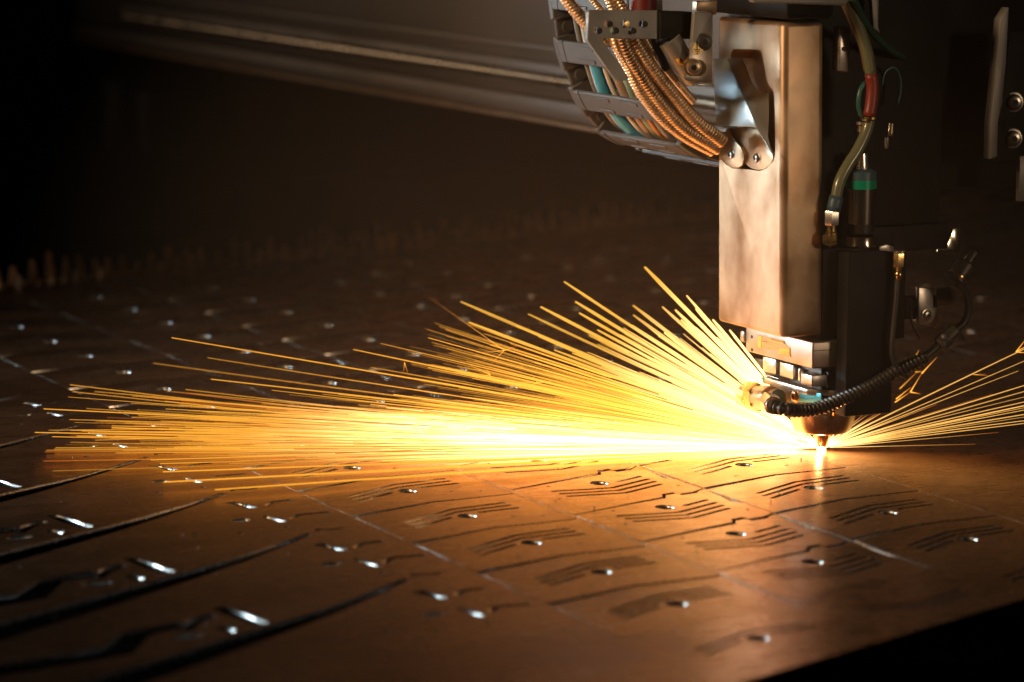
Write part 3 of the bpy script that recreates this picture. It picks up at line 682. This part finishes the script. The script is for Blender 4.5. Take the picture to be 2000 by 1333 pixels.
tst = at_arc(acc[-1]*.6)[2]
SG = 1 if tst.z > 0 else -1
LP = .0545; s = .012; n_link = 0
while s+LP < acc[-1]:
    for ya, yb in ((YL-.009, YL), (YR, YR+.009)):
        chain_piece('side_plate', s-.003, s+LP*.62, ya, yb, SG*.001, SG*.034, M['chain'], cc)
        chain_piece('side_plate', s+LP*.56, s+LP*1.02, ya+.0025, yb-.0025, SG*.004, SG*.030, M['chain'], cc)
        p, t, n = at_arc(s+LP*.8); c_ = p+n*SG*.016
        lathe('link_pin', V((c_.x, ya-.0008 if ya < .1 else ya-.0008, c_.z)), (0, 1, 0), [(.006, 0), (.006, .0105)], M['chain'], cc, 18)
    xb = chain_piece('crossbar', s, s+LP*.42, YR+.0095, YL-.0095, 0, SG*.005, M['chain'], cc)
    for q in (.30, .62):
        chain_piece('bar_rib', s+LP*.06, s+LP*.13, YL-(YL-YR)*(q+.18), YL-(YL-YR)*q, -SG*.0012, SG*.001, M['chain'], xb, .0004)
        chain_piece('bar_rib', s+LP*.30, s+LP*.37, YL-(YL-YR)*(q+.18), YL-(YL-YR)*q, -SG*.0012, SG*.001, M['chain'], xb, .0004)
    chain_piece('bar_seam', s-.0002, s+LP*.42, YL-.0225, YL-.0215, -SG*.0004, SG*.002, M['socket'], xb, 0)
    chain_piece('crossbar', s, s+LP*.3, YR+.0095, YL-.0095, SG*.030, SG*.034, M['black'], cc)
    s += LP; n_link += 1
wires = [('w_grey', .018, .0028, 'grey'), ('w_white', .033, .0030, 'cream'), ('w_teal', .050, .0062, 'teal'), ('w_white', .066, .0026, 'slim cream'), ('w_tan', .081, .0052, 'tan'), ('w_green', .097, .0046, 'dull green'), ('w_orange', .113, .0034, 'orange brown'), ('w_grey', .130, .004, 'thick grey')]
for mk, dy, r, nm in wires:
    pts = []
    for k in range(26):
        p, t, n = at_arc(acc[-1]*k/25.); q = p+n*SG*(.012+.002*math.sin(dy*90)); pts.append(V((q.x, YL-.014-dy+.003*math.sin(k*.5+dy*60), q.z)))
    o = tube('carrier_cable', pts, r, M[mk], None, 12, .006)
    tag(o, nm+' cable lying inside the grey cable carrier', 'cable', 'cables in the carrier')

# ------------------------------------------------------------------ sparks
E_LEFT = V((-math.sin(YAW), math.cos(YAW), 0)); E_BACK = V((math.cos(YAW), math.sin(YAW), 0)); E_UP = V((0, 0, 1))
O = V((0, 0, .0025))
def lerp3(a, b, t): return tuple(a[i]+(b[i]-a[i])*t for i in range(3))
HOT, MID, TIP, RED = (12.0, 5.2, 1.25), (2.7, 1.10, .11), (1.05, .43, .04), (.5, .11, .012)
CORE, CORE2 = (62.0, 25.0, 11.0), (56.0, 23.0, 10.0)
def heat_color(dist, gain=1.0, mode='fine'):
    """colour by distance flown: white hot at the kerf, amber far out"""
    if isinstance(mode, float):          # how near the spark flies to the axis of the jet
        a_ = lerp3(CORE, CORE2, dist/.27) if dist < .27 else (lerp3(CORE2, (9.0, 4.2, 1.6), (dist-.27)/.12) if dist < .39 else lerp3((9.0, 4.2, 1.6), TIP, min(1, (dist-.39)/.15)**.5))
        b_ = lerp3(HOT, MID, min(1, dist/.3)) if dist < .3 else lerp3(MID, TIP, min(1, (dist-.3)/.2))
        c = lerp3(b_, a_, mode)
    elif mode == 'thick': c = lerp3((11.0, 6.2, 2.2), (1.15, .56, .07), min(1, dist/.24)**.6)
    elif mode == 'right': c = lerp3((6.0, 3.4, 1.1), (1.2, .60, .13), min(1, dist/.07)**.6)
    elif dist < .2: c = lerp3(HOT, MID, (dist/.2)**.7)
    else: c = lerp3(MID, TIP, min(1, (dist-.2)/.25))
    return tuple(x*gain for x in c)
def streak(theta, phi, s0, s1, r, side=1, droop=0.0, nseg=6, gain=1.0, cool=False, sides=5, mode='fine'):
    """path of one spark: elevation theta, turn phi away from the viewer, flown from s0 to s1"""
    d = (E_LEFT*side*math.cos(phi)+E_BACK*math.sin(phi))*math.cos(theta)+E_UP*math.sin(theta)
    path = []; cols = []
    for k in range(nseg+1):
        s = s0+(s1-s0)*k/nseg; p = O+d*s; p.z += -droop*s*s; p.z = max(p.z, .0022+r)
        path.append(p); c = heat_color(s, gain, mode)
        if cool: c = lerp3(c, RED, max(0, (k/nseg-.45)/.55))
        cols.append(c)
    rr = (lambda i: r*(.55 if i in (0, nseg) else 1.0)) if mode == 'thick' else (lambda i: r*(.5 if i == 0 else 1.05-.55*(i/nseg)**2))
    vs, fs = tube_data(path, rr, sides)
    cv = [c for c in cols for _ in range(sides)]
    return vs, fs, cv
def spark_obj(name, vs, fs, cv):
    me = bpy.data.meshes.new(name); me.from_pydata(vs, [], fs)
    at = me.attributes.new('spark_colour', 'FLOAT_COLOR', 'POINT')
    at.data.foreach_set('color', [x for c in cv for x in (c[0], c[1], c[2], 1.0)])
    return link(name, me, M['spark'])
D = math.radians
rs = random.Random(7)
def jet(th, ph): return math.exp(-((math.degrees(th)-1.0)/2.0)**2)*math.exp(-((math.degrees(ph)-2)/9.0)**2)
def main_params():
    """the low fan swept along the sheet"""
    u = rs.random()
    th = abs(rs.gauss(0, 1.5))+.1 if u < .9 else rs.uniform(1.5, 7)
    ph = rs.gauss(1.5, 6.5)
    L = min(.74, max(.2, rs.gauss(.46, .11)))
    if th > 3.5: L *= rs.uniform(.55, .95)
    return D(th), D(ph), L
# the uncountable fine spray
VS, FS, CV = [], [], []
def add(vs, fs, cv):
    n = len(VS); VS.extend(vs); CV.extend(cv); FS.extend(tuple(i+n for i in f) for f in fs)
for _ in range(900):
    th, ph, L = main_params(); s0 = rs.uniform(.0, .12) if rs.random() < .5 else rs.uniform(.1, L*.7)
    add(*streak(th, ph, s0, L, rs.uniform(.00022, .00055), 1, rs.uniform(-.02, .04), 5, 1.0 if jet(th, ph) > .4 else rs.choice((.3, .5, .8, 1.0, 1.1)), sides=4, mode=jet(th, ph)))
for _ in range(760):     # dense white root of the plume
    th = D(abs(rs.gauss(0, 1.5))+.1); ph = D(rs.gauss(.5, 5)); L = rs.uniform(.24, .44)
    add(*streak(th, ph, rs.uniform(0, .05), L, rs.uniform(.0006, .0011), 1, rs.uniform(-.03, .03), 5, 1.0, sides=4, mode=jet(th, ph)))
for _ in range(110):     # rising part
    th = D(rs.uniform(6, 36)); ph = D(rs.uniform(5, 32)); L = rs.uniform(.12, .28)*(1.15-th/D(90))
    add(*streak(th, ph, rs.uniform(.01, .06), L, rs.uniform(.0004, .0008), 1, rs.uniform(-.05, .1), 4, rs.choice((.4, .6, .9)), sides=4, mode='thick'))
for _ in range(220):     # thin trails between the low and the upper fan
    th = D(rs.uniform(4, 15)); ph = D(rs.uniform(0, 22)); L = rs.uniform(.2, .42)
    add(*streak(th, ph, rs.uniform(.03, .25), L, rs.uniform(.0002, .00045), 1, rs.uniform(-.05, .05), 5, rs.choice((.4, .7, 1.0)), sides=4))
for _ in range(90):      # short hot streaks added to stand for the glare round the kerf
    add(*streak(D(rs.uniform(4, 50)), D(rs.uniform(-35, 60)), .001, rs.uniform(.006, .022), rs.uniform(.0003, .0006), rs.choice((1, 1, -1)), 0, 3, 2.0, sides=4, mode='right'))
o = spark_obj('fine_sparks', VS, FS, CV)
tag(o, 'dense mass of fine white hot sparks fanning left from the nozzle', 'sparks', None, 'stuff')

G1, G2, G3 = 'long thin spark trails of the low fan', 'thick blunt spark trails of the upper fan', 'spark trails thrown to the right'
L1 = 'thin yellow spark trail in the low fan skimming the sheet'
L2 = 'thick blunt yellow spark trail rising in the upper fan'
L3 = 'fine pale spark trail flying off right of the nozzle'
def from_px(ex, ey, phi, r, label, group, side=1, s0=.02, droop=0.0, **kw):
    """a spark whose far end is seen at (ex, ey) and that flies at turn phi"""
    nrm = (E_LEFT*side*math.cos(phi)+E_BACK*math.sin(phi)).cross(E_UP)
    dr = ray(ex, ey); t = (O-CAM).dot(nrm)/dr.dot(nrm); e = CAM+dr*t; v_ = e-O; L = v_.length
    if v_.z < .006 and side == 1:        # would dip under the sheet: turn it until its end skims the surface
        e = onz(ex, ey, .006); v_ = e-O; phi = math.atan2(v_.dot(E_BACK), v_.dot(E_LEFT)); L = v_.length
    th = math.asin(max(-1, min(1, (v_.z+droop*L*L)/L)))
    o = spark_obj('spark_trail', *streak(th, phi, s0, L, r, side, droop, 10, sides=6, **kw))
    return tag(o, label, 'spark trail', group)
singles = [
    (335, 660, 6, .00085, 'longest lone spark trail slanting up left above the low fan'),
    (85, 799, 2, .0009, 'uppermost far reaching spark trail of the low fan, level over the sheet'),
    (68, 845, -3, .0009, 'farthest reaching spark trail, ending nearest the left picture edge'),
    (150, 852, -4, .0008, 'thin spark trail just under the farthest reaching one'),
    (218, 836, -1, .0012, 'thick headed spark trail ending above the farthest reaching pair'),
    (320, 942, -14, .0013, 'lowest long spark trail crossing the cut glints of the sheet'),
    (318, 922, -12, .0011, 'second lowest long spark trail over the dark sheet'),
    (420, 957, -16, .0012, 'short lowest spark trail dipping towards the notched cuts'),
    (690, 683, 8, .0009, 'spark trail with a small burst, high left above the fan'),
    (836, 660, 8, .0006, 'fine pale spark trail over the upper edge of the low fan'),
    (743, 671, 7, .0005, 'finest pinkish spark trail over the upper edge of the low fan'),
    (412, 741, 5, .0009, 'bright spark trail along the top edge of the low fan')]
for ex, ey, ph, r, lb in singles: from_px(ex, ey, D(ph), r, lb, G1, droop=.0)
thick = [(905, 590, 24, .0022), (919, 630, 22, .0020), (1107, 551, 28, .0019), (1060, 600, 26, .0023), (1128, 590, 26, .0023), (1135, 612, 25, .0021), (1240, 597, 27, .0024), (1036, 614, 22, .0018),
         (1012, 637, 21, .0018), (1240, 616, 30, .0021), (1297, 600, 30, .0020), (1322, 606, 31, .0021), (1345, 578, 30, .0017), (1362, 604, 34, .0019), (1170, 645, 24, .0019), (1055, 657, 20, .0024),
         (1085, 684, 18, .0018), (1270, 640, 30, .0020), (1215, 655, 26, .0018), (1395, 625, 33, .0020), (1300, 650, 28, .0022), (1190, 668, 22, .0017), (1120, 690, 18, .0015), (1360, 640, 32, .0022), (1330, 625, 31, .0018),
         (1255, 700, 20, .0017), (1175, 715, 16, .0013), (1340, 690, 25, .002), (1400, 660, 30, .002), (1425, 645, 32, .0018), (1290, 672, 27, .0016), (1150, 655, 24, .0017)]
tl_ = {0: 'thick spark trail reaching farthest left in the upper fan', 1: 'thick spark trail just below the farthest one of the upper fan', 2: 'long thick spark trail rising to the upper middle of the fan'}
for i, (ex, ey, ph, r) in enumerate(thick): from_px(ex, ey, D(ph), r*.72, tl_.get(i, L2+(' on its left side' if ex < 1130 else (', ending midway up its slope' if ex < 1280 else ', ending close beside the head cover'))), G2, s0=.05+.03*rs.random(), droop=-.06 if i < 24 else 0, gain=rs.choice((.7, .85, 1.0, 1.0)), mode='thick')
from_px(1261, 522, D(30), .0020, 'highest thick spark trail, ending in the dark left of the head cover', G2, s0=.05, droop=-.02, mode='thick')
def trail_label(th, ph, L):
    ln = 'long thin' if L > .6 else ('mid length' if L > .45 else 'short')
    wh = 'on the upper side of the low fan' if math.degrees(th)+.19*math.degrees(ph) > 2.6 else ('on the lower edge of the low fan' if math.degrees(th)+.19*math.degrees(ph) < .4 else 'in the middle of the low fan')
    return ln+' yellow spark trail '+wh
for _ in range(150):
    th, ph, L = main_params(); L = min(.76, L*rs.uniform(.95, 1.3))
    o = spark_obj('spark_trail', *streak(th, ph, rs.uniform(.0, .1), L, rs.uniform(.0004, .00085), 1, rs.uniform(-.06, .09), 8, rs.choice((.5, .75, 1.0, 1.0)), rs.random() < .4, 6, jet(th, ph))); tag(o, trail_label(th, ph, L), 'spark trail', G1)
right = [(2060, 655, 8, .0011), (2060, 680, 9, .0006), (2060, 735, 6, .0008), (2060, 748, 6, .0010), (2060, 772, 4, .0009), (2060, 780, 4, .0012), (2060, 790, 5, .0006), (2060, 800, 3, .0012), (2060, 815, 2, .0007), (2060, 820, 2, .0008),
         (1950, 845, 3, .0005), (1905, 868, 1, .0005), (1730, 802, 12, .0010), (1716, 806, 14, .0008), (1698, 808, 15, .0006), (1685, 812, 16, .0008), (1780, 800, 10, .0006), (1830, 790, 9, .0007), (1900, 800, 6, .0006), (1990, 725, 7, .0006), (1870, 815, 5, .0006),
         (1660, 815, 18, .0009), (1648, 840, 14, .0008), (1640, 846, 12, .0007), (2060, 762, 5, .0006), (2060, 806, 3, .0006), (2060, 785, 4, .0007), (1940, 770, 7, .0005)]
for i, (ex, ey, ph, r) in enumerate(right):
    o = from_px(ex, ey, D(ph), r*.62, L3+(' and out of the picture' if ex > 2000 else (', fading before the picture edge' if ex > 1760 else ', short and steep beside it')), G3, side=-1, s0=.008, droop=rs.uniform(-.02, .06), gain=rs.uniform(.65, 1.15), cool=(ex < 1960), mode='right')
    if i == 0: o['label'] = 'uppermost bright spark trail leaving the picture at the right edge'
    if i == 11: o['label'] = 'lowest spark trail right of the nozzle, almost level with the sheet'
# forked bursts
def burst(name, arms, depth, r, label, gain=.4, cool=True):
    b = thing(name, label, 'spark burst', (0, 0, 0), 'forked spark bursts')
    for (x0, y0, x1, y1) in arms:
        def at(px, py): q = onz(px, py, 0) if depth is None else CAM+ray(px, py)*(depth/F); return q
        a_, c_ = at(x0, y0), at(x1, y1); path = [a_.lerp(c_, k/4.) for k in range(5)]
        vs, fs = tube_data(path, lambda i: r*(1-.15*i), 5)
        cv = [lerp3(tuple(x*gain for x in MID), RED if cool else TIP, k/4.) for k in range(5) for _ in range(5)]
        me = bpy.data.meshes.new('arm'); me.from_pydata(vs, [], fs); at_ = me.attributes.new('spark_colour', 'FLOAT_COLOR', 'POINT')
        at_.data.foreach_set('color', [x for c in cv for x in (*c, 1.0)]); link('arm', me, M['spark'], b)
burst('spark_burst', [(985, 685, 830, 575), (985, 685, 950, 720), (985, 685, 930, 690), (985, 685, 1010, 676)], 3.2, .00022, 'forked spark with a long thin reddish arm over the low fan', .9)
burst('spark_burst', [(957, 732, 900, 705), (957, 732, 944, 712), (957, 732, 966, 752), (957, 732, 920, 742), (957, 732, 940, 725)], 3.2, .00026, 'small star shaped spark burst left of the thick trails', .9)
burst('spark_burst', [(1050, 748, 1000, 765), (1050, 748, 1100, 742), (1050, 748, 1035, 725), (1050, 748, 996, 746)], 3.2, .00028, 'small star shaped spark burst in the middle of the low fan', .9)
burst('spark_burst', [(790, 708, 798, 735), (790, 708, 788, 730)], 3.2, .00024, 'tiny forked burst on the spark trail high left', .9)
burst('spark_burst', [(1748, 786, 1778, 766), (1778, 766, 1800, 730), (1800, 730, 1830, 698), (1778, 766, 1798, 770), (1750, 780, 1780, 756)], 3.3, .0007, 'forked orange spark flaring below the corrugated cable', .75)
burst('spark_burst', [(1757, 760, 1790, 728), (1766, 718, 1785, 702), (1785, 702, 1795, 684), (1788, 727, 1802, 726)], 3.34, .0007, 'orange sparks flaring behind the corrugated cable', .45)
burst('spark_burst', [(1984, 688, 2010, 655), (1984, 688, 2012, 672), (1984, 688, 2012, 690)], 3.25, .0005, 'forked bright spark at the right edge of the picture', .8)
burst('spark_burst', [(1900, 732, 1940, 735), (1900, 732, 1928, 731)], 3.25, .00025, 'tiny orange side spark on the uppermost right hand trail', .5)

# molten spot at the kerf
bm = bmesh.new(); bmesh.ops.create_icosphere(bm, subdivisions=3, radius=.0042)
me = bpy.data.meshes.new('molten_spot'); bmesh.ops.scale(bm, verts=bm.verts, vec=(1, 1, .6)); bm.to_mesh(me); bm.free()
at = me.attributes.new('spark_colour', 'FLOAT_COLOR', 'POINT'); at.data.foreach_set('color', [x for _ in me.vertices for x in (40., 24., 11., 1.)])
o = link('molten_spot', me, M['spark'], None, True); o.location = (-.001, -.001, .0012)
tag(o, 'white hot molten spot on the sheet right under the nozzle tip', 'molten metal')
# slag beads scattered on the sheet
BV, BF = [], []
bmi = bmesh.new(); bmesh.ops.create_icosphere(bmi, subdivisions=1, radius=1.0); iv = [v_.co.copy() for v_ in bmi.verts]; bmi.faces.ensure_lookup_table(); jf = [tuple(v_.index for v_ in f.verts) for f in bmi.faces]; bmi.free()
rb = random.Random(5); nb = 0
while nb < 170:
    x = rb.uniform(-1.0, .35); y = rb.uniform(-.75, .42)
    if y < near_y(x)+.01: continue
    r = rb.choice((.0004, .0005, .0006, .0007, .0010)); k = len(BV)
    BV.extend((x+c_.x*r, y+c_.y*r, .0003+r*.7+c_.z*r) for c_ in iv); BF.extend(tuple(i+k for i in f) for f in jf); nb += 1
me = bpy.data.meshes.new('slag_beads'); me.from_pydata(BV, [], BF)
o = link('slag_beads', me, M['bolt'], None, True); tag(o, 'tiny slag beads and grit scattered over the steel sheet', 'slag', None, 'stuff')

# smoke hanging round the cut
bm = bmesh.new(); bmesh.ops.create_icosphere(bm, subdivisions=4, radius=1.0)
sm = from_bm('smoke', bm, None); sm.location = (-.02, .14, .13); sm.scale = (.72, .85, .50)
hm = bpy.data.materials.new('thin_smoke'); hm.use_nodes = True; nt = hm.node_tree
for n in list(nt.nodes): nt.nodes.remove(n)
out = nt.nodes.new('ShaderNodeOutputMaterial'); pv = nt.nodes.new('ShaderNodeVolumePrincipled')
pv.inputs['Color'].default_value = (.85, .50, .28, 1); pv.inputs['Anisotropy'].default_value = .2
tc = nt.nodes.new('ShaderNodeTexCoord'); gr = nt.nodes.new('ShaderNodeTexGradient'); gr.gradient_type = 'SPHERICAL'
mu = nt.nodes.new('ShaderNodeMath'); mu.operation = 'MULTIPLY'; mu.inputs[1].default_value = .14
nt.links.new(tc.outputs['Object'], gr.inputs[0]); nt.links.new(gr.outputs['Fac'], mu.inputs[0]); nt.links.new(mu.outputs[0], pv.inputs['Density'])
nt.links.new(pv.outputs[0], out.inputs['Volume']); sm.data.materials.append(hm)
hm.cycles.volume_step_rate = 4.0
tag(sm, 'thin warm smoke hanging in the air round the cut', 'smoke', None, 'stuff')
